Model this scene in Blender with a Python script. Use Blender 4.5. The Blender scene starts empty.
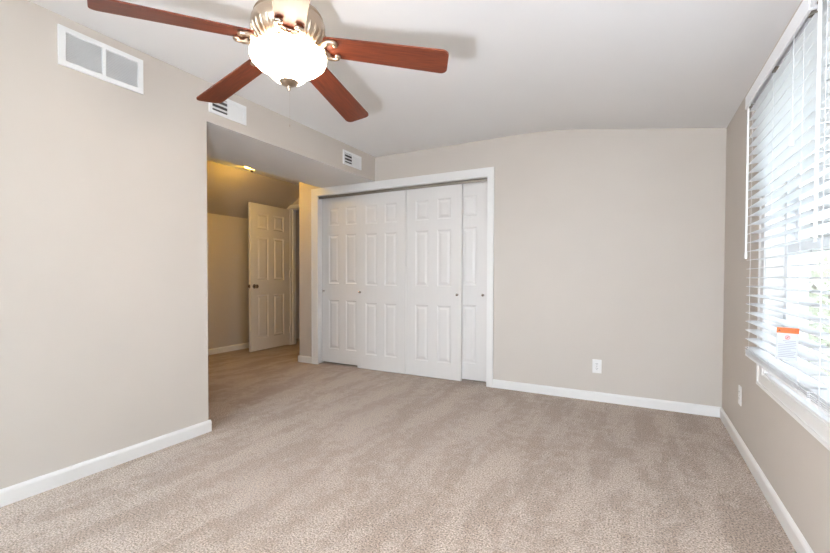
import bpy, bmesh, math, random
from mathutils import Vector, Matrix
random.seed(7)
PI = math.pi
S = bpy.context.scene
C = S.collection

# ------------------------------------------------------------------ camera
cam = bpy.data.cameras.new('camera')
cam.sensor_fit = 'HORIZONTAL'; cam.sensor_width = 36.0
cam.lens = 418.93 / 830.0 * 36.0
cam.shift_y = 7.3 / 830.0
cam.clip_start = 0.02
camo = bpy.data.objects.new('camera', cam); C.objects.link(camo)
YAW, PIT, ROL = 0.4915, -0.0191, 0.0029
fw = Vector((-math.sin(YAW)*math.cos(PIT), math.cos(YAW)*math.cos(PIT), math.sin(PIT)))
r0_ = Vector((math.cos(YAW), math.sin(YAW), 0)); u0_ = r0_.cross(fw)
rt = r0_*math.cos(ROL) + u0_*math.sin(ROL); up_ = u0_*math.cos(ROL) - r0_*math.sin(ROL)
camo.matrix_world = Matrix(((rt.x, up_.x, -fw.x, 0), (rt.y, up_.y, -fw.y, 0), (rt.z, up_.z, -fw.z, 1.06), (0, 0, 0, 1)))
S.camera = camo

# ------------------------------------------------------------------ sky
W = bpy.data.worlds.new('overcast_sky'); S.world = W; W.use_nodes = True
wn = W.node_tree.nodes; wl = W.node_tree.links
wn.clear()
wo = wn.new('ShaderNodeOutputWorld'); bg = wn.new('ShaderNodeBackground')
tc = wn.new('ShaderNodeTexCoord'); sp = wn.new('ShaderNodeSeparateXYZ'); rp = wn.new('ShaderNodeValToRGB')
wl.new(tc.outputs['Generated'], sp.inputs[0]); wl.new(sp.outputs['Z'], rp.inputs[0])
rp.color_ramp.elements[0].position = 0.0; rp.color_ramp.elements[0].color = (0.86, 0.93, 1.03, 1)
rp.color_ramp.elements[1].position = 0.8; rp.color_ramp.elements[1].color = (0.78, 0.89, 1.05, 1)
wl.new(rp.outputs[0], bg.inputs[0]); bg.inputs[1].default_value = 4.3
wl.new(bg.outputs[0], wo.inputs[0])

# ------------------------------------------------------------------ lights
# the photographer's flash, held to the left of the camera
fl = bpy.data.lights.new('camera_flash', 'SPOT'); fl.energy = 150; fl.color = (0.94, 0.97, 1.06)
fl.shadow_soft_size = 0.05; fl.spot_size = math.radians(175); fl.spot_blend = 1.0
flo = bpy.data.objects.new('camera_flash', fl); C.objects.link(flo)
flo.location = (-0.42, 0.03, 1.0)
flo.rotation_euler = (Vector((0.12, 0.85, 0.45))).to_track_quat('-Z', 'Y').to_euler()
# daylight portal in the window opening (guides sampling of the sky)
pt = bpy.data.lights.new('window_portal', 'AREA'); pt.shape = 'RECTANGLE'; pt.size = 2.0; pt.size_y = 1.4
pt.cycles.is_portal = True
pto = bpy.data.objects.new('window_portal', pt); C.objects.link(pto)
pto.location = (0.74, 1.76, 1.23); pto.rotation_euler = (0, PI/2, 0)
# added fill lamp, unseen: brightens the room off the ceiling and wall behind
f2 = bpy.data.lights.new('added_bounce_fill', 'SPOT'); f2.energy = 4700; f2.color = (0.72, 0.95, 1.21)
f2.shadow_soft_size = 0.05; f2.spot_size = math.radians(110); f2.spot_blend = 0.6
f2o = bpy.data.objects.new('added_bounce_fill', f2); C.objects.link(f2o)
f2o.location = (-0.90, -1.30, 1.35)
f2o.rotation_euler = (Vector((0.0, -0.85, 0.55))).to_track_quat('-Z', 'Y').to_euler()

S.view_settings.view_transform = 'Standard'; S.view_settings.look = 'None'
S.view_settings.gamma = 1.0; S.view_settings.use_curve_mapping = False
S.view_settings.exposure = 0.06

# ------------------------------------------------------------------ materials
def new_mat(name):
    m = bpy.data.materials.new(name); m.use_nodes = True
    n = m.node_tree.nodes; l = m.node_tree.links
    return m, n, l, n['Principled BSDF']

def mat(name, col, rough=0.6, metal=0.0, var=0.03, scale=6.0, bump=0.0, bscale=200.0, spec=0.5, coords='Object', stretch=None):
    """colour with a little procedural variation and an optional fine bump"""
    m, n, l, b = new_mat(name)
    b.inputs['Roughness'].default_value = rough; b.inputs['Metallic'].default_value = metal
    b.inputs['Specular IOR Level'].default_value = spec
    t = n.new('ShaderNodeTexCoord'); src = t.outputs[coords]
    if stretch:
        mp = n.new('ShaderNodeMapping'); mp.inputs['Scale'].default_value = stretch
        l.new(src, mp.inputs[0]); src = mp.outputs[0]
    no = n.new('ShaderNodeTexNoise'); no.inputs['Scale'].default_value = scale; no.inputs['Detail'].default_value = 3
    l.new(src, no.inputs['Vector'])
    r = n.new('ShaderNodeValToRGB')
    r.color_ramp.elements[0].position = 0.3; r.color_ramp.elements[1].position = 0.7
    r.color_ramp.elements[0].color = tuple(c*(1-var) for c in col) + (1,)
    r.color_ramp.elements[1].color = tuple(min(1, c*(1+var)) for c in col) + (1,)
    l.new(no.outputs[0], r.inputs[0]); l.new(r.outputs[0], b.inputs['Base Color'])
    if bump:
        n2 = n.new('ShaderNodeTexNoise'); n2.inputs['Scale'].default_value = bscale; n2.inputs['Detail'].default_value = 2
        bp = n.new('ShaderNodeBump'); bp.inputs['Strength'].default_value = bump; bp.inputs['Distance'].default_value = 0.002
        l.new(src, n2.inputs['Vector']); l.new(n2.outputs[0], bp.inputs['Height']); l.new(bp.outputs[0], b.inputs['Normal'])
    return m

M = {}
M['wall'] = mat('beige_wall_paint', (0.575, 0.516, 0.458), 0.75, var=0.012, scale=3, bump=0.08, bscale=260, spec=0.25)
M['ceiling'] = mat('white_ceiling_paint', (0.87, 0.87, 0.865), 0.85, var=0.01, scale=2, bump=0.06, bscale=180, spec=0.2)
M['trim'] = mat('white_trim_paint', (0.84, 0.825, 0.80), 0.35, var=0.01, spec=0.45)
M['door'] = mat('white_door_paint', (0.78, 0.75, 0.72), 0.4, var=0.01, spec=0.4, bump=0.04, bscale=90, stretch=(6, 6, 0.6))
M['vent'] = mat('white_vent_enamel', (0.83, 0.83, 0.82), 0.4, var=0.01)
M['dark'] = mat('dark_duct_interior', (0.06, 0.055, 0.052), 0.9, var=0.2)
M['grey'] = mat('grey_duct_interior', (0.74, 0.74, 0.74), 0.9, var=0.1)
M['nickel'] = mat('brushed_nickel', (0.44, 0.345, 0.26), 0.32, 1.0, var=0.05, scale=40, stretch=(1, 1, 20))
M['satin'] = mat('satin_nickel_knob', (0.34, 0.29, 0.25), 0.25, 1.0, var=0.05)
M['track'] = mat('track_metal', (0.27, 0.235, 0.195), 0.5, 0.5, var=0.05)
M['plastic'] = mat('white_plastic', (0.82, 0.81, 0.79), 0.35, var=0.01)
M['slat'] = mat('white_blind_slat', (0.86, 0.87, 0.88), 0.4, var=0.01)
M['cord'] = mat('white_cord', (0.80, 0.80, 0.80), 0.8, var=0.02)
M['vinyl'] = mat('white_vinyl_sash', (0.80, 0.81, 0.82), 0.35, var=0.01)
M['slot'] = mat('dark_slot', (0.05, 0.05, 0.05), 0.6, var=0.1)
M['orange'] = mat('orange_print', (0.50, 0.09, 0.012), 0.6, var=0.03)
M['paper'] = mat('tag_paper', (0.40, 0.40, 0.40), 0.7, var=0.01)
M['ink'] = mat('grey_print', (0.20, 0.20, 0.21), 0.7, var=0.05)
M['dark_ink'] = mat('dark_print', (0.10, 0.045, 0.025), 0.7, var=0.05)
M['red_ink'] = mat('red_print', (0.60, 0.12, 0.10), 0.7, var=0.05)
M['grass'] = mat('pale_dry_lawn', (0.48, 0.48, 0.40), 0.95, var=0.3, scale=2)
M['bark'] = mat('bark', (0.34, 0.30, 0.26), 0.9, var=0.3, scale=12, stretch=(1, 1, 0.2))
M['leaf'] = mat('pale_leaf', (0.68, 0.69, 0.55), 0.7, var=0.3, scale=1.5)
M['siding'] = mat('pale_siding', (0.62, 0.60, 0.55), 0.7, var=0.04, scale=3)
M['roofing'] = mat('grey_shingle', (0.22, 0.21, 0.21), 0.9, var=0.2, scale=12)

def glass_mat():
    m, n, l, b = new_mat('window_glass')
    n.remove(b)
    out = n['Material Output']
    g = n.new('ShaderNodeBsdfTransparent'); gl = n.new('ShaderNodeBsdfGlossy'); mx = n.new('ShaderNodeMixShader')
    fr = n.new('ShaderNodeFresnel'); ge = n.new('ShaderNodeNewGeometry'); io = n.new('ShaderNodeMapRange')
    io.inputs['To Min'].default_value = 1.45; io.inputs['To Max'].default_value = 1/1.45     # same reflectance from both sides of the thin pane
    l.new(ge.outputs['Backfacing'], io.inputs[0]); l.new(io.outputs[0], fr.inputs[0])
    g.inputs[0].default_value = (0.95, 0.97, 0.97, 1); gl.inputs['Roughness'].default_value = 0.02
    l.new(fr.outputs[0], mx.inputs[0]); l.new(g.outputs[0], mx.inputs[1]); l.new(gl.outputs[0], mx.inputs[2])
    l.new(mx.outputs[0], out.inputs[0])
    return m
M['glass'] = glass_mat()

def wood_mat():
    m, n, l, b = new_mat('mahogany_blade')
    t = n.new('ShaderNodeTexCoord'); mp = n.new('ShaderNodeMapping'); mp.inputs['Scale'].default_value = (1.6, 26, 8)
    no = n.new('ShaderNodeTexNoise'); no.inputs['Scale'].default_value = 5; no.inputs['Detail'].default_value = 6; no.inputs['Roughness'].default_value = 0.65
    r = n.new('ShaderNodeValToRGB'); e = r.color_ramp.elements
    e[0].position = 0.28; e[0].color = (0.050, 0.009, 0.0045, 1)
    e[1].position = 0.72; e[1].color = (0.180, 0.040, 0.015, 1)
    l.new(t.outputs['Object'], mp.inputs[0]); l.new(mp.outputs[0], no.inputs['Vector']); l.new(no.outputs[0], r.inputs[0])
    l.new(r.outputs[0], b.inputs['Base Color']); b.inputs['Roughness'].default_value = 0.45
    b.inputs['Specular IOR Level'].default_value = 0.35
    b.inputs['Coat Weight'].default_value = 0.05; b.inputs['Coat Roughness'].default_value = 0.3
    return m
M['wood'] = wood_mat()

def bowl_mat(name, col, strength):
    m, n, l, b = new_mat(name)
    b.inputs['Base Color'].default_value = (0.9, 0.87, 0.82, 1); b.inputs['Roughness'].default_value = 0.3
    t = n.new('ShaderNodeTexCoord'); no = n.new('ShaderNodeTexNoise'); no.inputs['Scale'].default_value = 9
    mr = n.new('ShaderNodeMapRange'); mr.inputs['To Min'].default_value = strength*0.9; mr.inputs['To Max'].default_value = strength*1.1
    l.new(t.outputs['Object'], no.inputs['Vector']); l.new(no.outputs[0], mr.inputs[0]); l.new(mr.outputs[0], b.inputs['Emission Strength'])
    b.inputs['Emission Color'].default_value = col + (1,)
    return m
M['bowl'] = bowl_mat('lit_frosted_glass', (1.0, 0.82, 0.62), 27.0)
M['hallbowl'] = bowl_mat('lit_hall_glass', (1.0, 0.57, 0.06), 178.0)

def carpet_mat():
    m, n, l, b = new_mat('beige_cut_pile_carpet')
    t = n.new('ShaderNodeTexCoord')
    big = n.new('ShaderNodeTexNoise'); big.inputs['Scale'].default_value = 3.0; big.inputs['Detail'].default_value = 5; big.inputs['Roughness'].default_value = 0.55; big.inputs['Distortion'].default_value = 0.5
    mpb = n.new('ShaderNodeMapping'); mpb.inputs['Scale'].default_value = (2.0, 0.55, 1); mpb.inputs['Rotation'].default_value = (0, 0, 0.06)
    l.new(t.outputs['Object'], mpb.inputs[0]); l.new(mpb.outputs[0], big.inputs['Vector'])
    mid = n.new('ShaderNodeTexNoise'); mid.inputs['Scale'].default_value = 16; mid.inputs['Detail'].default_value = 3
    l.new(t.outputs['Object'], mid.inputs['Vector'])
    fine = n.new('ShaderNodeTexNoise'); fine.inputs['Scale'].default_value = 130; fine.inputs['Detail'].default_value = 3; fine.inputs['Roughness'].default_value = 0.7
    l.new(t.outputs['Object'], fine.inputs['Vector'])
    r = n.new('ShaderNodeValToRGB'); e = r.color_ramp.elements
    e[0].position = 0.34; e[0].color = (0.105, 0.074, 0.054, 1)
    e[1].position = 0.64; e[1].color = (0.655, 0.525, 0.432, 1)
    l.new(fine.outputs[0], r.inputs[0])
    a = n.new('ShaderNodeMath'); a.operation = 'MULTIPLY_ADD'; a.inputs[1].default_value = 0.45; l.new(mid.outputs[0], a.inputs[0]); l.new(big.outputs[0], a.inputs[2])
    tint = n.new('ShaderNodeValToRGB'); te = tint.color_ramp.elements     # pile brushed one way or the other
    te[0].position = 0.62; te[0].color = (0.81, 0.765, 0.73, 1); te[1].position = 0.83; te[1].color = (1.03, 1.02, 1.01, 1)
    m1 = te.new(0.705); m1.color = (0.895, 0.865, 0.84, 1); m2 = te.new(0.735); m2.color = (0.965, 0.945, 0.93, 1)
    l.new(a.outputs[0], tint.inputs[0])
    mul = n.new('ShaderNodeVectorMath'); mul.operation = 'MULTIPLY'
    l.new(r.outputs[0], mul.inputs[0]); l.new(tint.outputs[0], mul.inputs[1])
    l.new(mul.outputs[0], b.inputs['Base Color'])
    b.inputs['Roughness'].default_value = 0.95; b.inputs['Specular IOR Level'].default_value = 0.1
    b.inputs['Sheen Weight'].default_value = 0.15
    bp = n.new('ShaderNodeBump'); bp.inputs['Strength'].default_value = 0.6; bp.inputs['Distance'].default_value = 0.008
    l.new(fine.outputs[0], bp.inputs['Height']); l.new(bp.outputs[0], b.inputs['Normal'])
    return m
M['carpet'] = carpet_mat()

# ------------------------------------------------------------------ mesh helpers
def box(bm, x0, x1, y0, y1, z0, z1, mi=0):
    v = [bm.verts.new(p) for p in ((x0,y0,z0),(x1,y0,z0),(x1,y1,z0),(x0,y1,z0),(x0,y0,z1),(x1,y0,z1),(x1,y1,z1),(x0,y1,z1))]
    fs = []
    for f in ((0,3,2,1),(4,5,6,7),(0,1,5,4),(1,2,6,5),(2,3,7,6),(3,0,4,7)):
        q = bm.faces.new([v[i] for i in f]); q.material_index = mi; fs.append(q)
    return v, fs

def bbox_bevel(bm, x0, x1, y0, y1, z0, z1, w=0.003, seg=2):
    v, fs = box(bm, x0, x1, y0, y1, z0, z1)
    es = {e for f in fs for e in f.edges}
    bmesh.ops.bevel(bm, geom=list(es), offset=w, segments=seg, affect='EDGES', profile=0.7)

def yz_frame(bm, x0, x1, y0, y1, z0, z1, wl, wr, wb, wt, bev=0):
    """rectangular frame lying in a y-z plane, four butted pieces"""
    for a in ((y0, y0+wl, z0, z1), (y1-wr, y1, z0, z1), (y0+wl, y1-wr, z0, z0+wb), (y0+wl, y1-wr, z1-wt, z1)):
        if bev: bbox_bevel(bm, x0, x1, *a, bev)
        else: box(bm, x0, x1, *a)

def prism(bm, prof, p0, p1, up=Vector((0,0,1)), flip=False):
    """extrude profile [(out, z)] from p0 to p1; 'out' is to the left of the travel direction"""
    p0, p1 = Vector(p0), Vector(p1); d = (p1-p0).normalized(); o = up.cross(d)
    if flip: o = -o
    a = [bm.verts.new(p0 + o*x + up*z) for x, z in prof]; b = [bm.verts.new(p1 + o*x + up*z) for x, z in prof]
    n = len(prof)
    for i in range(n):
        bm.faces.new((a[i], a[(i+1) % n], b[(i+1) % n], b[i]))
    bm.faces.new(a); bm.faces.new(b[::-1])

def lathe(bm, prof, seg=48, axis='Z', origin=(0,0,0), cap=True):
    rings = []
    for r, z in prof:
        if r < 1e-6: rings.append([bm.verts.new((0, 0, z))])
        else: rings.append([bm.verts.new((r*math.cos(2*PI*k/seg), r*math.sin(2*PI*k/seg), z)) for k in range(seg)])
    new = [v for R in rings for v in R]
    for A, B in zip(rings, rings[1:]):
        for k in range(seg):
            k2 = (k+1) % seg
            if len(A) == 1 and len(B) == 1: continue
            if len(A) == 1: bm.faces.new((A[0], B[k2], B[k]))
            elif len(B) == 1: bm.faces.new((A[k], A[k2], B[0]))
            else: bm.faces.new((A[k], A[k2], B[k2], B[k]))
    if cap:
        for R in (rings[0], rings[-1]):
            if len(R) > 1: bm.faces.new(R)
    if axis == 'Y': mtx = Matrix.Rotation(PI/2, 4, 'X')
    elif axis == 'X': mtx = Matrix.Rotation(PI/2, 4, 'Y')
    else: mtx = Matrix.Identity(4)
    mtx = Matrix.Translation(origin) @ mtx
    for v in new: v.co = mtx @ v.co
    return new

def tube(bm, pts, r, seg=10, caps=True):
    pts = [Vector(p) for p in pts]
    rad = r if isinstance(r, (list, tuple)) else [r]*len(pts)
    rings = []
    prev = None
    for i, p in enumerate(pts):
        t = (pts[min(i+1, len(pts)-1)] - pts[max(i-1, 0)]).normalized()
        if prev is None:
            ref = Vector((0,0,1)) if abs(t.z) < 0.9 else Vector((1,0,0))
            u = t.cross(ref).normalized()
        else:
            u = (prev - t*prev.dot(t)).normalized()
        prev = u; w = t.cross(u)
        rings.append([bm.verts.new(p + (u*math.cos(2*PI*k/seg) + w*math.sin(2*PI*k/seg))*rad[i]) for k in range(seg)])
    for A, B in zip(rings, rings[1:]):
        for k in range(seg):
            bm.faces.new((A[k], A[(k+1) % seg], B[(k+1) % seg], B[k]))
    if caps:
        bm.faces.new(rings[0][::-1]); bm.faces.new(rings[-1])

def ball(bm, c, r, seg=12, sc=(1,1,1)):
    g = bmesh.ops.create_uvsphere(bm, u_segments=seg, v_segments=max(6, seg//2), radius=r)
    for v in g['verts']: v.co = Vector((v.co.x*sc[0], v.co.y*sc[1], v.co.z*sc[2])) + Vector(c)

def smoothpath(pts, n=6):
    """Catmull-Rom through pts"""
    P = [Vector(p) for p in pts]; P = [P[0]*2-P[1]] + P + [P[-1]*2-P[-2]]
    out = []
    for i in range(1, len(P)-2):
        for k in range(n):
            t = k/n; a, b, c, d = P[i-1], P[i], P[i+1], P[i+2]
            out.append(0.5*((2*b) + (c-a)*t + (2*a-5*b+4*c-d)*t*t + (3*b-a-3*c+d)*t**3))
    out.append(P[-2]); return out

def obj(name, bm, mats, parent=None, smooth=None, loc=(0,0,0), rot=(0,0,0), label=None):
    bmesh.ops.recalc_face_normals(bm, faces=bm.faces)
    me = bpy.data.meshes.new(name); bm.to_mesh(me); bm.free()
    for m in (mats if isinstance(mats, (list, tuple)) else [mats]): me.materials.append(m)
    if smooth is not None:
        for p in me.polygons: p.use_smooth = True
        try: me.set_sharp_from_angle(angle=math.radians(smooth))
        except Exception: pass
    o = bpy.data.objects.new(name, me); C.objects.link(o)
    o.location = loc; o.rotation_euler = rot
    if parent: o.parent = parent
    if label: o['label'] = label
    return o

def tag(o, label, cat, group=None, kind=None):
    o['label'] = label; o['category'] = cat
    if group: o['group'] = group
    if kind: o['kind'] = kind
    return o

def thing(name, label, cat, loc=(0,0,0), rot=(0,0,0), group=None, kind=None):
    o = bpy.data.objects.new(name, None); C.objects.link(o); o.empty_display_size = 0.1
    o.location = loc; o.rotation_euler = rot
    return tag(o, label, cat, group, kind)

def struct(name, bm, m, label, cat, smooth=None):
    return tag(obj(name, bm, m, smooth=smooth), label, cat, None, 'structure')

def dup(root, loc, rot=None, label=None, group=None):
    r = root.copy(); C.objects.link(r); r.location = loc
    if rot is not None: r.rotation_euler = rot
    if label: r['label'] = label
    if group: r['group'] = group
    for ch in list(root.children):
        c = ch.copy(); C.objects.link(c); c.parent = r
        for g in list(ch.children):
            d = g.copy(); C.objects.link(d); d.parent = c
    return r
B_ = bmesh.new

# ------------------------------------------------------------------ the room
BY = 3.858          # back wall
XL = -2.565         # left wall face
XR = 0.560          # window wall face
ZC = 2.357          # flat ceiling
ZS = 2.091          # underside of the bulkhead
YE = 1.829          # where the left wall ends
YR = -3.2           # rear wall, behind the camera
XP = -3.672         # left end of the closet wall
XH = -5.03          # far wall of the hall
YD = 4.73           # hall door wall
XS = -3.315          # inner edge of the bulkhead
TH = 0.12

bm = B_(); box(bm, XH-0.15, XR+0.15, YR-0.15, 6.4, -0.12, 0.0)
struct('floor', bm, M['carpet'], 'beige cut-pile carpet covering the whole bedroom and hall floor', 'floor')

# ceiling: flat on the left, sloping gently down to the window wall
prof = [(XL-1.0, ZC)]
for k in range(13):
    t = k/12; x = -0.95 + 0.5*t
    prof.append((x, ZC - 0.1505*0.25*t*t))
prof.append((XR+0.15, ZC - 0.1505*0.25 - 0.1505*(XR+0.15+0.45)))
bm = B_()
lo = [[bm.verts.new((x, y, z)) for x, z in prof] for y in (YR-0.1, BY+0.05)]
hi = [[bm.verts.new((x, y, ZC+0.15)) for x, z in prof] for y in (YR-0.1, BY+0.05)]
for A, Bq in ((lo[0], lo[1]), (hi[1], hi[0])):
    for i in range(len(prof)-1): bm.faces.new((A[i], A[i+1], Bq[i+1], Bq[i]))
for j in (0, 1):
    for i in range(len(prof)-1): bm.faces.new((lo[j][i], hi[j][i], hi[j][i+1], lo[j][i+1]))
for i in (0, -1): bm.faces.new((lo[0][i], lo[1][i], hi[1][i], hi[0][i]))
struct('ceiling', bm, M['ceiling'], 'white painted ceiling bending down towards the window wall', 'ceiling', smooth=30)

# left wall with the bulkhead that carries on over the hall opening
bm = B_()
box(bm, XL-TH, XL, YR-0.1, YE, 0, ZS)
v, fs = box(bm, XS, XL, YR-0.1, BY+0.05, ZS, ZC+0.02)
fs[0].material_index = 1
struct('wall_left', bm, [M['wall'], M['ceiling']], 'beige left wall with ducted bulkhead running over the hall opening', 'wall')

# back wall with the closet opening
CX0, CX1, CZ = -3.408, -1.273, 2.012
bm = B_(); box(bm, CX1, XR+0.15, BY, BY+TH, 0, ZC+0.1)
struct('wall_back', bm, M['wall'], 'beige back wall between the closet and the window wall', 'wall')
bm = B_(); box(bm, XP, CX0, BY, BY+TH, 0, ZC+0.1)
struct('wall_pillar', bm, M['wall'], 'narrow beige wall end between hall opening and closet', 'wall')
bm = B_(); box(bm, CX0, CX1, BY, BY+TH, CZ, ZC+0.1)
struct('wall_header', bm, M['wall'], 'beige strip of wall above the closet doors', 'wall')

# closet interior
bm = B_()
box(bm, XP, XP+TH, BY+TH, YD, 0, ZC+0.1)
box(bm, -1.15, -1.15+TH, BY+TH, YD, 0, ZC+0.1)
box(bm, XP+TH, -1.15, YD-TH, YD, 0, ZC+0.1)
box(bm, XP+TH, -1.15, BY+TH, YD-TH, ZC, ZC+0.1)
struct('wall_closet', bm, M['wall'], 'beige walls enclosing the closet behind the sliding doors', 'wall')

# window wall with the opening for two windows
WY0, WYM0, WYM1, WY1 = 0.86, 1.75, 1.82, 2.657
WZ0, WZ1 = 0.570, 1.885
bm = B_()
box(bm, XR, XR+0.15, YR-0.1, WY0, 0, ZC)
box(bm, XR, XR+0.15, WY1, BY+TH, 0, ZC)
box(bm, XR, XR+0.15, WY0, WY1, 0, WZ0)
box(bm, XR, XR+0.15, WY0, WY1, WZ1, ZC)
struct('wall_right', bm, M['wall'], 'beige window wall on the right of the bedroom', 'wall')
bm = B_(); box(bm, XS, XR+0.15, YR-TH, YR, 0, ZC+0.1)
struct('wall_rear', bm, M['wall'], 'beige wall behind the camera', 'wall')

# hall
bm = B_(); box(bm, XH-TH, XH, 0.2, 6.4, 0, 2.6)
struct('wall_hall', bm, M['wall'], 'low beige wall on the far side of the hall', 'wall')
bm = B_(); box(bm, XH, XL-TH, 0.2-TH, 0.2, 0, 2.6)
struct('wall_hall_front', bm, M['wall'], 'beige wall closing the near end of the hall', 'wall')
DX0, DX1, DZ = -4.685, -3.945, 2.066
bm = B_()
box(bm, XH, DX0-0.02, YD, YD+TH, 0, 2.6)
box(bm, DX1+0.02, XP, YD, YD+TH, 0, 2.6)
box(bm, DX0-0.02, DX1+0.02, YD, YD+TH, DZ+0.02, 2.6)
struct('wall_hall_back', bm, M['wall'], 'beige hall wall holding the doorway of the open door', 'wall')
bm = B_()
a = [(XH-0.02, 1.867), (XH-0.02, 2.6), (-4.0, 2.6), (-4.32, ZC)]
pa = [bm.verts.new((x, 0.2, z)) for x, z in a]; pb = [bm.verts.new((x, YD, z)) for x, z in a]
for i in range(4): bm.faces.new((pa[i], pa[(i+1) % 4], pb[(i+1) % 4], pb[i]))
bm.faces.new(pa); bm.faces.new(pb[::-1])
struct('ceiling_slope', bm, M['wall'], 'beige sloped attic ceiling above the low hall wall', 'ceiling')
bm = B_(); box(bm, -4.33, XS, 0.2, YD, ZC, ZC+0.1)
struct('ceiling_hall', bm, M['ceiling'], 'flat white ceiling of the hall behind the bulkhead', 'ceiling')
# room beyond the hall door
bm = B_(); box(bm, XH, -3.2, 6.0, 6.0+TH, 0, 2.6); box(bm, -3.3, -3.2, YD+TH, 6.0, 0, 2.6)
struct('wall_beyond', bm, M['wall'], 'dim beige wall seen through the hall doorway', 'wall')
bm = B_(); box(bm, XH-TH, -3.2, YD, 6.2, 2.6, 2.7)
struct('ceiling_beyond', bm, M['ceiling'], 'white ceiling of the dark room past the hall door', 'ceiling')

# baseboards
bprof = [(0,0), (0.014,0), (0.014,0.062), (0.011,0.070), (0.006,0.077), (0,0.078)]
def base(name, runs, label):
    bm = B_()
    for p0, p1 in runs: prism(bm, bprof, p0, p1)
    struct(name, bm, M['trim'], label, 'baseboard')
base('baseboard_left', [((XL, YE+0.014, 0), (XL, YR, 0)), ((XL-TH, YE, 0), (XL, YE, 0))], 'white baseboard along the foot of the left wall')
base('baseboard_back', [((XR, BY, 0), (-1.216, BY, 0))], 'white baseboard between closet and window wall')
base('baseboard_right', [((XR, YR, 0), (XR, BY, 0))], 'white baseboard under the window')
base('baseboard_hall', [((XH, YD, 0), (XH, 0.2, 0))], 'white baseboard along the low hall wall')
base('baseboard_pillar', [((-3.464, BY, 0), (XP, BY, 0)), ((XP, BY-0.014, 0), (XP, YD, 0))], 'short white baseboard on the wall end left of the closet')
base('baseboard_beyond', [((-3.3, 6.0, 0), (XH, 6.0, 0))], 'white baseboard seen through the hall doorway')

# closet casing and jambs
def casing(bm, x0, x1, z1, y, wl=0.062, wr=0.062, wt=0.085, t=0.018):
    """flat casing with a slim back band round an opening on a wall facing -Y"""
    for a, b in ((x0-wl, x0), (x1, x1+wr)):
        bbox_bevel(bm, a, b, y-t, y, 0, z1, 0.004)
    bbox_bevel(bm, x0-wl, x1+wr, y-t, y, z1, z1+wt, 0.004)
    box(bm, x0-wl, x0-wl+0.012, y-t-0.004, y-t+0.002, 0, z1+wt-0.003); box(bm, x1+wr-0.012, x1+wr, y-t-0.004, y-t+0.002, 0, z1+wt-0.003)
bm = B_()
casing(bm, CX0+0.043, CX1-0.008, CZ-0.010, BY, wl=0.098, wr=0.064, wt=0.088)
box(bm, CX0, CX0+0.012, BY-0.002, BY+TH, 0, CZ); box(bm, CX1-0.012, CX1, BY-0.002, BY+TH, 0, CZ)
box(bm, CX0, CX1, BY-0.002, BY+TH, CZ-0.012, CZ)
struct('trim_1', bm, M['trim'], 'white casing framing the wide closet opening', 'door casing')
# hall door frame
bm = B_()
casing(bm, DX0-0.005, DX1+0.005, DZ+0.004, YD, wt=0.055)
box(bm, DX0-0.02, DX0, YD-0.002, YD+TH, 0, DZ); box(bm, DX1, DX1+0.02, YD-0.002, YD+TH, 0, DZ)
box(bm, DX0-0.02, DX1+0.02, YD-0.002, YD+TH, DZ, DZ+0.02)
box(bm, DX0, DX0+0.012, YD+0.045, YD+0.08, 0, DZ); box(bm, DX1-0.012, DX1, YD+0.045, YD+0.08, 0, DZ)
struct('trim_2', bm, M['trim'], 'white door frame in the hall beside the open door', 'door casing')
# window casing
bm = B_()
XCs = XR-0.016; cw = 0.078
yz_frame(bm, XCs, XR, WY0-cw, WY1+cw, WZ0-0.063, WZ1+cw, cw+0.004, cw+0.004, 0.067, cw+0.004, 0.003)
# moulded outer bead and the deep white jamb liner
yz_frame(bm, XCs-0.006, XCs+0.002, WY0-cw+0.001, WY1+cw-0.001, WZ0-0.062, WZ1+cw-0.001, 0.016, 0.016, 0.016, 0.016)
yz_frame(bm, XR-0.010, XR+0.15, WY0, WY1, WZ0, WZ1, 0.014, 0.014, 0.014, 0.014)
box(bm, XR-0.010, XR+0.15, WYM0, WYM1, WZ0+0.014, WZ1-0.014)
struct('trim_3', bm, M['trim'], 'white picture-frame casing round the window pair', 'window casing')

# double-hung windows
def window(name, y0, y1, label):
    r = thing(name, label, 'window', (XR+0.09, (y0+y1)/2, WZ0), kind='structure')
    hw = (y1-y0)/2; H = WZ1-WZ0
    bm = B_()
    yz_frame(bm, -0.03, 0.055, -hw, hw, 0.014, H-0.014, 0.028, 0.028, 0.016, 0.016)
    obj('window_frame', bm, M['vinyl'], r)
    mid = H*0.475
    for nm, z0, z1, dx in (('lower_sash', 0.03, mid+0.02, -0.018), ('upper_sash', mid-0.02, H-0.03, 0.018)):
        bm = B_()
        e = hw-0.028; s = 0.042
        for a in ((-e, -e+s, z0, z1), (e-s, e, z0, z1), (-e+s, e-s, z0, z0+s), (-e+s, e-s, z1-s, z1)):
            box(bm, dx-0.015, dx+0.015, a[0], a[1], a[2], a[3])
        sa = obj(nm, bm, M['vinyl'], r)
        bm = B_(); box(bm, dx-0.003, dx+0.003, -e+s, e-s, z0+s, z1-s)
        obj('pane', bm, M['glass'], sa)
    bm = B_(); box(bm, -0.045, -0.030, -0.025, 0.025, mid+0.005, mid+0.02); obj('sash_lock', bm, M['vinyl'], r)
window('window_1', WYM1, WY1-0.014, 'white double-hung window farther along the window wall')
window('window_2', WY0+0.014, WYM0, 'white double-hung window nearer the camera')

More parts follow.
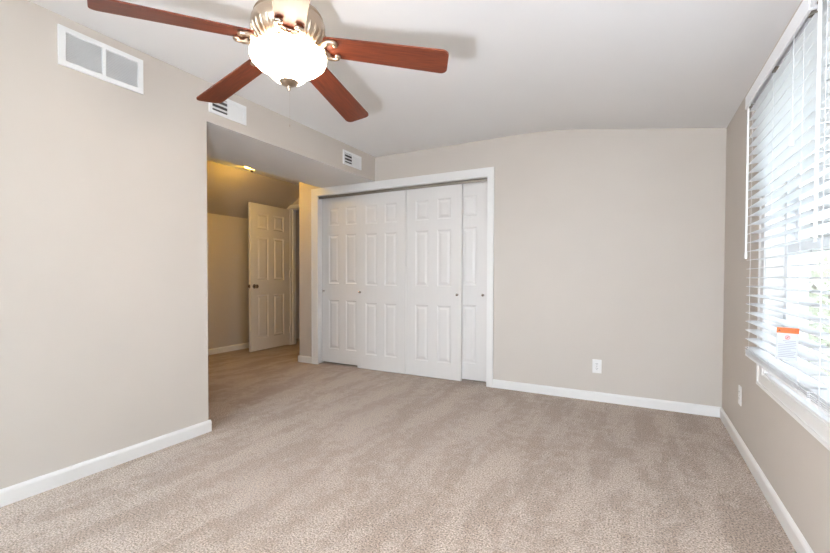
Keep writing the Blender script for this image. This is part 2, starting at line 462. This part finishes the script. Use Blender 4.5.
# ------------------------------------------------------------------ six panel doors
def panel_door(bm, w, h, t, dk=1.0, st=0.112, mul=0.10, rails=(0.165, 0.59, 0.20, 0.585, 0.11, 0.21, 0.13)):
    """slab centred on x, face towards -y at y=0, back at y=t, moulded raised panels on both faces"""
    k = h/sum(rails); zs = [0]
    for q in rails: zs.append(zs[-1]+q*k)
    pw = (w-2*st-mul)/2
    xs = [-w/2, -w/2+st, -w/2+st+pw, -w/2+st+pw+mul, w/2-st, w/2]
    for side in (0, 1):
        Y = (lambda d: d) if side == 0 else (lambda d: t-d)
        def quad(a, b):
            vs = [bm.verts.new(p) for p in (a[0], a[1], b[1], b[0])]; bm.faces.new(vs)
        for i in range(5):
            for j in range(7):
                x0, x1, z0, z1 = xs[i], xs[i+1], zs[j], zs[j+1]
                if i in (1, 3) and j in (1, 3, 5):
                    loops = []
                    for ins, dep in ((0, 0), (0.006, 0.004), (0.014, 0.006), (0.020, 0.006), (0.040, 0.0015), (0.044, 0.001)):
                        loops.append([bm.verts.new((x, Y(dep*dk), z)) for x, z in ((x0+ins, z0+ins), (x1-ins, z0+ins), (x1-ins, z1-ins), (x0+ins, z1-ins))])
                    for A, Bq in zip(loops, loops[1:]):
                        for q in range(4): bm.faces.new((A[q], A[(q+1) % 4], Bq[(q+1) % 4], Bq[q]))
                    bm.faces.new(loops[-1])
                else:
                    bm.faces.new([bm.verts.new((x, Y(0), z)) for x, z in ((x0, z0), (x1, z0), (x1, z1), (x0, z1))])
    for x in (-w/2, w/2):
        bm.faces.new([bm.verts.new(p) for p in ((x, 0, 0), (x, t, 0), (x, t, h), (x, 0, h))])
    for z in (0, h):
        bm.faces.new([bm.verts.new(p) for p in ((-w/2, 0, z), (w/2, 0, z), (w/2, t, z), (-w/2, t, z))])
    bmesh.ops.remove_doubles(bm, verts=bm.verts, dist=1e-5)

# four bypass closet doors
DW = 0.630
doors = [(-3.392+DW/2, BY+0.082, 0.022, -1, 'leftmost white six-panel closet door, set behind its neighbour'),
         (-2.827+DW/2, BY+0.036, 0.008, -1, 'white closet door with knob on its left edge, overlapping the leftmost door'),
         (-1.562-DW/2, BY+0.036, 0.008, 1, 'white closet door with knob on its right edge, meeting the second door'),
         (-1.309-DW/2, BY+0.082, 0.022, 1, 'white closet door at right end, half hidden behind its neighbour')]
proto = None
for x, y, z, side, lab in doors:
    r = thing('closet_door', lab, 'closet door', (x, y, z), group='sliding closet doors', kind='thing')
    if proto is None:
        bm = B_(); panel_door(bm, DW, 1.966, 0.034); sl = obj('door_slab', bm, M['door'], r); proto = sl.data
        bm = B_(); lathe(bm, [(0, 0.026), (0.008, 0.0255), (0.0125, 0.022), (0.0125, 0.018), (0.008, 0.013), (0.006, 0.006), (0.010, 0.002), (0.011, 0)], 24, 'Y')
        kn = obj('knob', bm, M['satin'], r, smooth=40); kd = kn.data
    else:
        sl = bpy.data.objects.new('door_slab', proto); C.objects.link(sl); sl.parent = r
        kn = bpy.data.objects.new('knob', kd); C.objects.link(kn); kn.parent = r
    kn.location = (side*(DW/2-0.040), 0.0005, 0.872-z)
    kn['label'] = 'small round satin knob'
bm = B_()
zt = CZ-0.012
box(bm, CX0+0.012, CX1-0.012, BY+0.026, BY+0.030, zt-0.030, zt)
box(bm, CX0+0.012, CX1-0.012, BY+0.074, BY+0.077, zt-0.018, zt)
box(bm, CX0+0.012, CX1-0.012, BY+0.118, BY+0.120, zt-0.018, zt)
box(bm, CX0+0.012, CX1-0.012, BY+0.026, BY+0.120, zt-0.004, zt)
struct('trim_4', bm, M['track'], 'tan metal sliding track along the head of the closet', 'closet track')

# hall door, standing open
HW = 0.735
d = thing('door_1', 'white six-panel door standing open in the hall', 'door', (DX0-0.004, YD-0.018, 0.012), (0, 0, math.radians(-88.7)), kind='structure')
bm = B_(); panel_door(bm, HW, 2.044, 0.035, 1.7, st=0.115, mul=0.10)
for v in bm.verts: v.co.x += HW/2
# local +x runs from hinge to free edge; after the turn the face looks at the bedroom
for v in bm.verts: v.co.y = v.co.y - 0.035
obj('door_slab', bm, M['door'], d)
def knobset(yface, sgn):
    bm = B_()
    pr = [(0.030, 0), (0.031, 0.004), (0.026, 0.008), (0.012, 0.010), (0.010, 0.030), (0.020, 0.036), (0.027, 0.046), (0.026, 0.058), (0.018, 0.064), (0, 0.066)]
    lathe(bm, pr, 28, 'Y', (0, 0, 0))
    if sgn > 0:
        for v in bm.verts: v.co.y = -v.co.y
    o = obj('door_knob', bm, M['satin'], d, smooth=40, loc=(HW-0.062, yface, 0.897)); o['label'] = 'round brushed metal door knob'
knobset(0.0, 1); knobset(-0.035, -1)
bm = B_(); box(bm, HW-0.001, HW+0.0015, -0.030, -0.005, 0.872, 0.922); box(bm, HW, HW+0.010, -0.024, -0.011, 0.889, 0.905)
obj('latch_plate', bm, M['satin'], d)
bm = B_()
for z in (0.18, 1.02, 1.86):
    tube(bm, [(-0.004, 0.006, z), (-0.004, 0.006, z+0.09)], 0.006, 10)
obj('hinges', bm, M['door'], d)

# ------------------------------------------------------------------ ceiling fan
FX, FY = -1.291, 1.298
fan = thing('ceiling_fan', 'five-blade mahogany ceiling fan with brushed nickel housing and lit glass bowl', 'ceiling fan', (FX, FY, ZC))
def fz(z): return z-0.010-ZC
bm = B_(); lathe(bm, [(0.0, 0.0), (0.068, 0.0), (0.070, -0.012), (0.060, -0.050), (0.032, -0.075), (0.015, -0.080), (0.0, -0.080)], 40)
obj('canopy', bm, M['nickel'], fan, smooth=40)
bm = B_(); tube(bm, [(0, 0, -0.07), (0, 0, fz(2.168))], 0.0125, 16); obj('downrod', bm, M['nickel'], fan, smooth=40)
bm = B_()
lathe(bm, [(0.0, fz(2.172)), (0.03, fz(2.172)), (0.05, fz(2.160)), (0.118, fz(2.150)), (0.134, fz(2.142)), (0.139, fz(2.132)), (0.135, fz(2.126)), (0.134, fz(2.120)),
           (0.143, fz(2.117)), (0.147, fz(2.108)), (0.148, fz(2.072)), (0.141, fz(2.048)), (0.124, fz(2.024)), (0.104, fz(2.009)), (0.085, fz(2.001)), (0.0, fz(2.0))], 64)
mh = obj('motor_housing', bm, M['nickel'], fan, smooth=35)
bm = B_()
for k in range(32):     # cast ribs round the lower flare of the housing
    a = 2*PI*k/32; ca, sa = math.cos(a), math.sin(a)
    tube(bm, [(0.147*ca, 0.147*sa, fz(2.070)), (0.141*ca, 0.141*sa, fz(2.047)), (0.123*ca, 0.123*sa, fz(2.022)), (0.096*ca, 0.096*sa, fz(2.005))], [0.005, 0.0065, 0.0060, 0.004], 8)
obj('rib_ring', bm, M['nickel'], mh, smooth=40)
bm = B_(); lathe(bm, [(0.0, fz(2.003)), (0.088, fz(2.003)), (0.090, fz(1.994)), (0.120, fz(1.990)), (0.122, fz(1.984)), (0.0, fz(1.984))], 48)
obj('light_fitter', bm, M['nickel'], fan, smooth=35)
bm = B_()
lathe(bm, [(0.118, fz(1.9835)), (0.136, fz(1.989)), (0.147, fz(1.987)), (0.1535, fz(1.978)), (0.153, fz(1.966)), (0.146, fz(1.950)), (0.130, fz(1.935)), (0.110, fz(1.923)),
           (0.092, fz(1.914)), (0.079, fz(1.903)), (0.070, fz(1.890)), (0.057, fz(1.879)), (0.040, fz(1.872)), (0.020, fz(1.869)), (0.0, fz(1.868))], 64, cap=False)
bowl = obj('light_bowl', bm, M['bowl'], fan, smooth=60, label='lit frosted glass bowl')
bm = B_(); lathe(bm, [(0.0, fz(1.872)), (0.037, fz(1.879)), (0.040, fz(1.873)), (0.034, fz(1.864)), (0.016, fz(1.856)), (0.009, fz(1.853)), (0.0085, fz(1.848)), (0.006, fz(1.840)), (0.004, fz(1.836)), (0.0, fz(1.835))], 32)
obj('finial', bm, M['nickel'], fan, smooth=40)
bm = B_()
for k in range(44):
    ball(bm, (0.012, -0.008, fz(1.852)-0.0036*k), 0.0007, 6)
lathe(bm, [(0.0, fz(1.694)), (0.0014, fz(1.692)), (0.0016, fz(1.684)), (0.0, fz(1.682))], 10, origin=(0.012, -0.008, 0))
pc = obj('pull_chain', bm, M['nickel'], fan)

# one blade with its iron, copied round the hub
def blade_mesh():
    bm = B_()
    r0, r1, w0, w1, t = 0.150, 0.664, 0.112, 0.136, 0.006
    out = []
    def corner(cx, cy, r, a0, a1, n=6):
        for k in range(n+1):
            a = a0+(a1-a0)*k/n; out.append((cx+r*math.cos(a), cy+r*math.sin(a)))
    corner(r1-0.028, w1/2-0.028, 0.028, 0, PI/2) ; 
    corner(r0+0.02, w0/2-0.02, 0.02, PI/2, PI)
    corner(r0+0.02, -w0/2+0.02, 0.02, PI, 1.5*PI)
    corner(r1-0.028, -w1/2+0.028, 0.028, 1.5*PI, 2*PI)
    top = [bm.verts.new((x, y, t/2)) for x, y in out]; bot = [bm.verts.new((x, y, -t/2)) for x, y in out]
    n = len(out)
    bm.faces.new(top); bm.faces.new(bot[::-1])
    for i in range(n): bm.faces.new((top[i], bot[i], bot[(i+1) % n], top[(i+1) % n]))
    return bm
def iron_mesh():
    bm = B_(); zb = -0.010
    for s in (-1, 1):   # the two curled horns of the crescent
        tube(bm, smoothpath([(0.118, 0.008*s, zb-0.006), (0.142, 0.020*s, zb-0.008), (0.158, 0.038*s, zb-0.006), (0.180, 0.048*s, zb-0.004), (0.201, 0.043*s, zb-0.003), (0.206, 0.031*s, zb-0.003), (0.198, 0.026*s, zb-0.003)]),
             [0.013]*7+[0.0115]*10+[0.0095]*8+[0.0075]*12, 10)
        ball(bm, (0.200, 0.030*s, zb-0.003), 0.0105, 12, (1, 1, 0.8))
        ball(bm, (0.190, 0.044*s, zb-0.003), 0.005, 10, (1, 1, 0.6))
    tube(bm, smoothpath([(0.085, 0, 0.0), (0.110, 0, zb-0.008), (0.135, 0, zb-0.010), (0.154, 0, zb-0.004)]), [0.020]*6+[0.017]*6+[0.012]*7, 12)
    tube(bm, smoothpath([(0.166, 0.032, zb), (0.153, 0.016, zb), (0.149, 0.0, zb), (0.153, -0.016, zb), (0.166, -0.032, zb)]), 0.007, 8)
    return bm
DROOP, PITCH = math.radians(7.2), math.radians(-11)
b0 = None
for k in range(5):
    a = 0.485 + 2*PI*k/5
    if b0 is None:
        b0 = obj('blade', blade_mesh(), M['wood'], fan, label='dark reddish mahogany blade'); i0 = obj('blade_iron', iron_mesh(), M['nickel'], b0, smooth=50, label='scrolled nickel blade iron')
        bl, ir = b0, i0
    else:
        bl = b0.copy(); C.objects.link(bl); ir = i0.copy(); C.objects.link(ir); ir.parent = bl
    mt = Matrix.Translation((0, 0, fz(2.035))) @ Matrix.Rotation(a, 4, 'Z') @ Matrix.Rotation(DROOP, 4, 'Y') @ Matrix.Rotation(PITCH, 4, 'X')
    bl.location = mt.to_translation(); bl.rotation_euler = mt.to_euler()

# ------------------------------------------------------------------ wall vents (left wall faces +x)
v1 = thing('return_air_grille', 'large white return air grille with two panels high on left wall', 'vent', (XL, 1.218, 2.208))
bm = B_(); hw, hh = 0.202, 0.098
yz_frame(bm, 0.0, 0.010, -hw, hw, -hh, hh, 0.030, 0.028, 0.026, 0.026)
box(bm, 0.0, 0.010, -0.0085, 0.0085, -hh+0.026, hh-0.026)
obj('frame', bm, M['vent'], v1)
for y0, y1 in ((-hw+0.030, -0.0085), (0.0085, hw-0.028)):
    bm = B_()
    n = 17; zz0, zz1 = -hh+0.026, hh-0.026
    for k in range(n):
        z = zz0+(k+0.5)*(zz1-zz0)/n
        vs = [bm.verts.new(p) for p in ((0.0075, y0, z-0.0048), (0.0075, y1, z-0.0048), (0.0015, y1, z+0.0030), (0.0015, y0, z+0.0030))]; bm.faces.new(vs)
        vs = [bm.verts.new(p) for p in ((0.0081, y0, z-0.0046), (0.0081, y1, z-0.0046), (0.0021, y1, z+0.0034), (0.0021, y0, z+0.0034))]; bm.faces.new(vs)
    g = obj('louvre_panel', bm, M['vent'], v1)
bm = B_(); box(bm, 0.0, 0.001, -hw+0.02, hw-0.02, -hh+0.02, hh-0.02); obj('backing', bm, M['grey'], v1)

def register(name, y, z, label):
    r = thing(name, label, 'vent', (XL, y, z), group='supply air registers')
    hw, hh = 0.150, 0.068
    bm = B_()
    yz_frame(bm, 0.0, 0.010, -hw, hw, -hh, hh, 0.022, 0.022, 0.020, 0.020)
    box(bm, 0.0, 0.010, -0.006, 0.006, -hh+0.020, hh-0.020)
    obj('frame', bm, M['vent'], r)
    zz0, zz1 = -hh+0.020, hh-0.020
    bm = B_(); n = 3
    for k in range(n):      # open bank: blades nearly edge on, dark duct between
        zc = zz0+(k+0.62)*(zz1-zz0)/n
        for dz in (0, 0.0015):
            bm.faces.new([bm.verts.new(p) for p in ((0.009, -hw+0.022, zc-0.0080+dz), (0.009, -0.006, zc-0.0080+dz), (0.001, -0.006, zc+0.0080+dz), (0.001, -hw+0.022, zc+0.0080+dz))])
    obj('open_louvres', bm, M['vent'], r)
    bm = B_(); n = 8
    for k in range(n):      # closed bank: overlapping blades
        yc = 0.006+(k+0.5)*(hw-0.028)/n; q = (hw-0.028)/n*0.56
        bm.faces.new([bm.verts.new(p) for p in ((0.0040, yc-q, zz0), (0.0028, yc+q, zz0), (0.0028, yc+q, zz1), (0.0040, yc-q, zz1))])
    obj('closed_louvres', bm, M['vent'], r)
    bm = B_(); box(bm, 0.0, 0.0008, -hw+0.01, hw-0.01, -hh+0.01, hh-0.01); obj('duct', bm, M['dark'], r)
    return r
rg = register('supply_register', 1.995, 2.228, 'white supply register above hall opening, near the front fan blade tip')
dup(rg, (XL, 3.440, 2.222), label='white supply register on bulkhead close to the closet corner')

# ------------------------------------------------------------------ outlets
def outlet(loc, rz, label):
    r = thing('wall_outlet', label, 'electrical outlet', loc, (0, 0, rz), 'white duplex outlets')
    bm = B_(); bbox_bevel(bm, -0.036, 0.036, -0.006, 0, -0.058, 0.058, 0.003); obj('cover_plate', bm, M['plastic'], r)
    for s in (-1, 1):
        bm = B_(); bbox_bevel(bm, -0.017, 0.017, -0.0075, -0.004, s*0.020-0.014, s*0.020+0.014, 0.0012, 1)
        q = obj('receptacle', bm, M['plastic'], r)
        bm = B_()
        for x in (-0.0065, 0.0065): box(bm, x-0.0014, x+0.0014, -0.0080, -0.0070, s*0.020-0.001, s*0.020+0.008)
        lathe(bm, [(0.0, 0.0080), (0.0026, 0.0080), (0.0026, 0.0070)], 10, 'Y', (0, 0, s*0.020-0.007)) 
        obj('slot', bm, M['slot'], q)
    bm = B_(); lathe(bm, [(0.0, 0.0070), (0.003, 0.0068), (0.0035, 0.0055)], 12, 'Y'); obj('screw', bm, M['satin'], r)
    return r
ol = outlet((-0.3085, BY, 0.296), 0, 'white wall outlet on the back wall right of the closet')
dup(ol, (XR, 3.220, 0.327), (0, 0, -PI/2), 'white wall outlet on window wall below the blind')

# ------------------------------------------------------------------ venetian blinds
XB0, XB1 = 0.484, 0.535       # room side and window side edge of the slats
def blind(y0, y1, label, wand_y, wand_z0, tassel_y):
    r = thing('window_blind', label, 'window blind', ((XB0+XB1)/2, (y0+y1)/2, WZ1+0.085), group='white venetian blinds')
    ox, oy, oz = (XB0+XB1)/2, (y0+y1)/2, WZ1+0.085
    def L(bm):
        for v in bm.verts: v.co -= Vector((ox, oy, oz))
        return bm
    zt = 1.977
    bm = B_()   # valance with two short returns
    bbox_bevel(bm, XB0-0.016, XB0-0.006, y0-0.004, y1+0.004, zt-0.062, zt, 0.002)
    box(bm, XB0-0.008, XB1+0.004, y0-0.004, y0+0.004, zt-0.062, zt); box(bm, XB0-0.008, XB1+0.004, y1-0.004, y1+0.004, zt-0.062, zt)
    obj('valance', L(bm), M['slat'], r)
    bm = B_(); box(bm, XB0-0.002, XB1+0.008, y0+0.006, y1-0.006, zt-0.046, zt-0.004); obj('headrail', L(bm), M['slat'], r)
    for y in (y0+0.03, (y0+y1)/2, y1-0.03):
        bm = B_(); box(bm, XB0-0.006, XB0+0.014, y-0.010, y+0.010, zt-0.068, zt-0.050)
        obj('valance_clip', L(bm), M['track'], r)
    zb = 0.664
    bm = B_(); z = zb+0.035; tilt = math.radians(4); mid = (XB0+XB1)/2
    while z < zt-0.060:
        rows = []
        for j in range(5):      # gently crowned slat
            s = (j-2)/2; x = mid+s*0.0255*math.cos(tilt); zz = z + s*0.0255*math.sin(tilt) + 0.0016*(1-s*s)
            rows.append((x, zz))
        for (xa, za), (xb, zb_) in zip(rows, rows[1:]):
            for dz in (0.0, 0.0026):
                bm.faces.new([bm.verts.new(p) for p in ((xa, y0, za+dz), (xa, y1, za+dz), (xb, y1, zb_+dz), (xb, y0, zb_+dz))])
        for xe, ze in (rows[0], rows[-1]):
            bm.faces.new([bm.verts.new(p) for p in ((xe, y0, ze), (xe, y1, ze), (xe, y1, ze+0.0026), (xe, y0, ze+0.0026))])
        z += 0.0445
    bmesh.ops.remove_doubles(bm, verts=bm.verts, dist=1e-5)
    obj('slats', L(bm), M['slat'], r)
    bm = B_(); bbox_bevel(bm, XB0+0.001, XB1-0.001, y0, y1, zb-0.009, zb+0.004, 0.003)
    # spare slats resting on the bottom rail
    for q in range(3): box(bm, XB0, XB1, y0, y1, zb+0.0075+0.0065*q, zb+0.0105+0.0065*q)
    obj('bottom_rail', L(bm), M['slat'], r)
    bm = B_()
    for y in (y0+0.09, (y0+y1)/2, y1-0.09):
        for x in (XB0-0.0015, XB1+0.0015): tube(bm, [(x, y, zb-0.005), (x, y, zt-0.05)], 0.0008, 6)
        box(bm, XB0+0.01, XB0+0.03, y-0.008, y+0.008, zb-0.012, zb-0.008)
    obj('ladder_cords', L(bm), M['cord'], r)
    bm = B_(); tube(bm, [(XB0-0.012, wand_y, zt-0.075), (XB0-0.012, wand_y, wand_z0)], [0.0048, 0.0048], 8)
    tube(bm, [(XB0-0.012, wand_y, wand_z0-0.002), (XB0-0.012, wand_y, wand_z0+0.03)], 0.006, 8)
    tube(bm, [(XB0-0.002, wand_y, zt-0.058), (XB0-0.012, wand_y, zt-0.066), (XB0-0.012, wand_y, zt-0.078)], 0.002, 6)
    obj('tilt_wand', L(bm), M['plastic'], r)
    if tassel_y:
        bm = B_(); tube(bm, [(XB0-0.010, tassel_y, zt-0.055), (XB0-0.011, tassel_y, 1.55)], 0.0010, 6)
        cd = obj('lift_cord', L(bm), M['cord'], r)
        bm = B_(); lathe(bm, [(0.0, 1.556), (0.0045, 1.555), (0.0075, 1.545), (0.0085, 1.525), (0.0, 1.523)], 14, origin=(XB0-0.011, tassel_y, 0))
        obj('tassel', L(bm), M['plastic'], cd, smooth=40)
    return r
blind(1.795, 2.700, 'white slatted blind at the far end of the window, tag hanging in front', 2.650, 1.153, 1.956)
blind(0.860, 1.775, 'white slatted blind nearest the camera, cut by the right picture edge', 1.705, 1.18, None)

# warning tag hanging on the far blind, turned towards the room
yawt = math.radians(4)
tg = thing('warning_tag', 'small white paper tag with orange header hanging on the far blind', 'tag', (0.434, 1.795, 0.890), (math.radians(-3), math.radians(2.5), yawt))
bm = B_(); tw, th_ = 0.056, 0.103
box(bm, -tw/2, tw/2, -0.0004, 0.0004, -th_, 0.0); obj('card', bm, M['paper'], tg)
bm = B_(); box(bm, -tw/2-0.001, tw/2+0.001, -0.0009, 0.0009, -0.016, 0.002); hd = obj('header', bm, M['orange'], tg, label='orange header band')
cu = bpy.data.curves.new('warning_text', 'FONT'); cu.body = 'WARNING'; cu.size = 0.0092; cu.align_x = 'CENTER'; cu.align_y = 'CENTER'; cu.extrude = 0.0001
to = bpy.data.objects.new('tmp_text', cu); C.objects.link(to)
dg = bpy.context.evaluated_depsgraph_get(); me = bpy.data.meshes.new_from_object(to.evaluated_get(dg)); bpy.data.objects.remove(to)
me.materials.clear(); me.materials.append(M['dark_ink'])
tx = bpy.data.objects.new('lettering', me); C.objects.link(tx); tx.parent = hd; tx.rotation_euler = (PI/2, 0, 0); tx.location = (0.005, -0.0012, -0.007)
bm = B_()
vs = [bm.verts.new(p) for p in ((-0.0265, -0.0012, -0.0115), (-0.0175, -0.0012, -0.0115), (-0.022, -0.0012, -0.003))]; bm.faces.new(vs)
obj('triangle_symbol', bm, M['dark_ink'], hd)
bm = B_()
for k in range(28):
    a0, a1 = 2*PI*k/28, 2*PI*(k+1)/28
    bm.faces.new([bm.verts.new((0.0+r*math.cos(a), -0.0010, -0.030+r*math.sin(a))) for r, a in ((0.0052, a0), (0.0070, a0), (0.0070, a1), (0.0052, a1))])
bm.faces.new([bm.verts.new(p) for p in ((-0.0045, -0.0010, -0.0335), (-0.0032, -0.0010, -0.0347), (0.0045, -0.0010, -0.0265), (0.0032, -0.0010, -0.0253))])
bm.faces.new([bm.verts.new((0.0022*math.cos(q*PI/5), -0.0009, -0.030+0.0032*math.sin(q*PI/5))) for q in range(10)])
obj('prohibition_symbol', bm, M['red_ink'], tg)
bm = B_()
for k, (a, b) in enumerate(((-0.012, 0.022), (-0.006, 0.022), (-0.0235, 0.0235), (-0.0235, 0.019), (-0.0235, 0.0235), (-0.0235, 0.010), (-0.0235, 0.0235), (-0.0235, 0.022), (-0.0235, 0.018), (-0.0235, 0.0235))):
    z = -0.042-0.0058*k
    bm.faces.new([bm.verts.new(p) for p in ((a, -0.0008, z), (b, -0.0008, z), (b, -0.0008, z+0.0016), (a, -0.0008, z+0.0016))])
obj('print_lines', bm, M['ink'], tg)
bm = B_(); tube(bm, [(0, 0, -0.001), (0.010, 0.030, 0.030), (0.014, 0.055, 0.052)], 0.0007, 6); obj('string', bm, M['cord'], tg)

# ------------------------------------------------------------------ hall ceiling light
hl = thing('ceiling_light', 'small lit hall ceiling light peeking below the bulkhead edge', 'ceiling light', (-4.0, 3.43, ZC))
bm = B_(); lathe(bm, [(0.0, 0.0), (0.085, 0.0), (0.088, -0.012), (0.075, -0.020), (0.0, -0.020)], 36); obj('pan', bm, M['satin'], hl, smooth=40)
bm = B_(); lathe(bm, [(0.080, -0.020), (0.086, -0.027), (0.080, -0.036), (0.060, -0.042), (0.030, -0.045), (0.0, -0.046)], 36, cap=False); obj('glass_shade', bm, M['hallbowl'], hl, smooth=60)
bm = B_(); lathe(bm, [(0.0, -0.044), (0.034, -0.046), (0.036, -0.062), (0.026, -0.078), (0.012, -0.082), (0.0, -0.082)], 20); obj('collar', bm, M['plastic'], hl, smooth=40)
bm = B_(); lathe(bm, [(0.0, -0.080), (0.014, -0.081), (0.016, -0.086), (0.010, -0.093), (0.0, -0.096)], 16); obj('finial', bm, M['satin'], hl, smooth=40)

# ------------------------------------------------------------------ outdoors
bm = B_(); bmesh.ops.create_grid(bm, x_segments=1, y_segments=1, size=40)
for v in bm.verts: v.co += Vector((41.5, 6, -2.8))
struct('ground', bm, M['grass'], 'pale dry lawn outside below the window', 'ground')
def tree(x, y, h, rad, n, label):
    r = thing('tree', label, 'tree', (x, y, -2.8))
    bm = B_(); tube(bm, smoothpath([(0, 0, -0.05), (0.05, 0.04, h*0.3), (-0.04, 0.05, h*0.55), (0.03, 0, h*0.85)]), [0.16-0.006*i for i in range(19)], 10)
    for q in range(7):
        a = q*2.4; z = h*(0.4+0.06*q)
        tube(bm, [(0, 0, z), (rad*0.35*math.cos(a), rad*0.35*math.sin(a), z+0.4), (rad*0.7*math.cos(a), rad*0.7*math.sin(a), z+0.9)], [0.06, 0.04, 0.015], 6)
    obj('trunk', bm, M['bark'], r, smooth=60)
    bm = B_()
    for q in range(n):
        p = Vector((random.gauss(0, 1), random.gauss(0, 1), random.gauss(0, 1))).normalized() * (random.random()**0.4)
        c = Vector((p.x*rad, p.y*rad, h*0.68+p.z*h*0.33)); s = random.uniform(0.06, 0.13)
        u = Vector((random.gauss(0, 1), random.gauss(0, 1), random.gauss(0, 1))).normalized(); w = u.orthogonal().normalized()
        bm.faces.new([bm.verts.new(c+d_) for d_ in (u*s, w*s*0.5, -u*s, -w*s*0.5)])
    obj('crown', bm, M['leaf'], r)
tree(3.4, 10.0, 4.9, 1.5, 2600, 'pale green leafy tree seen outdoors through the far blind')
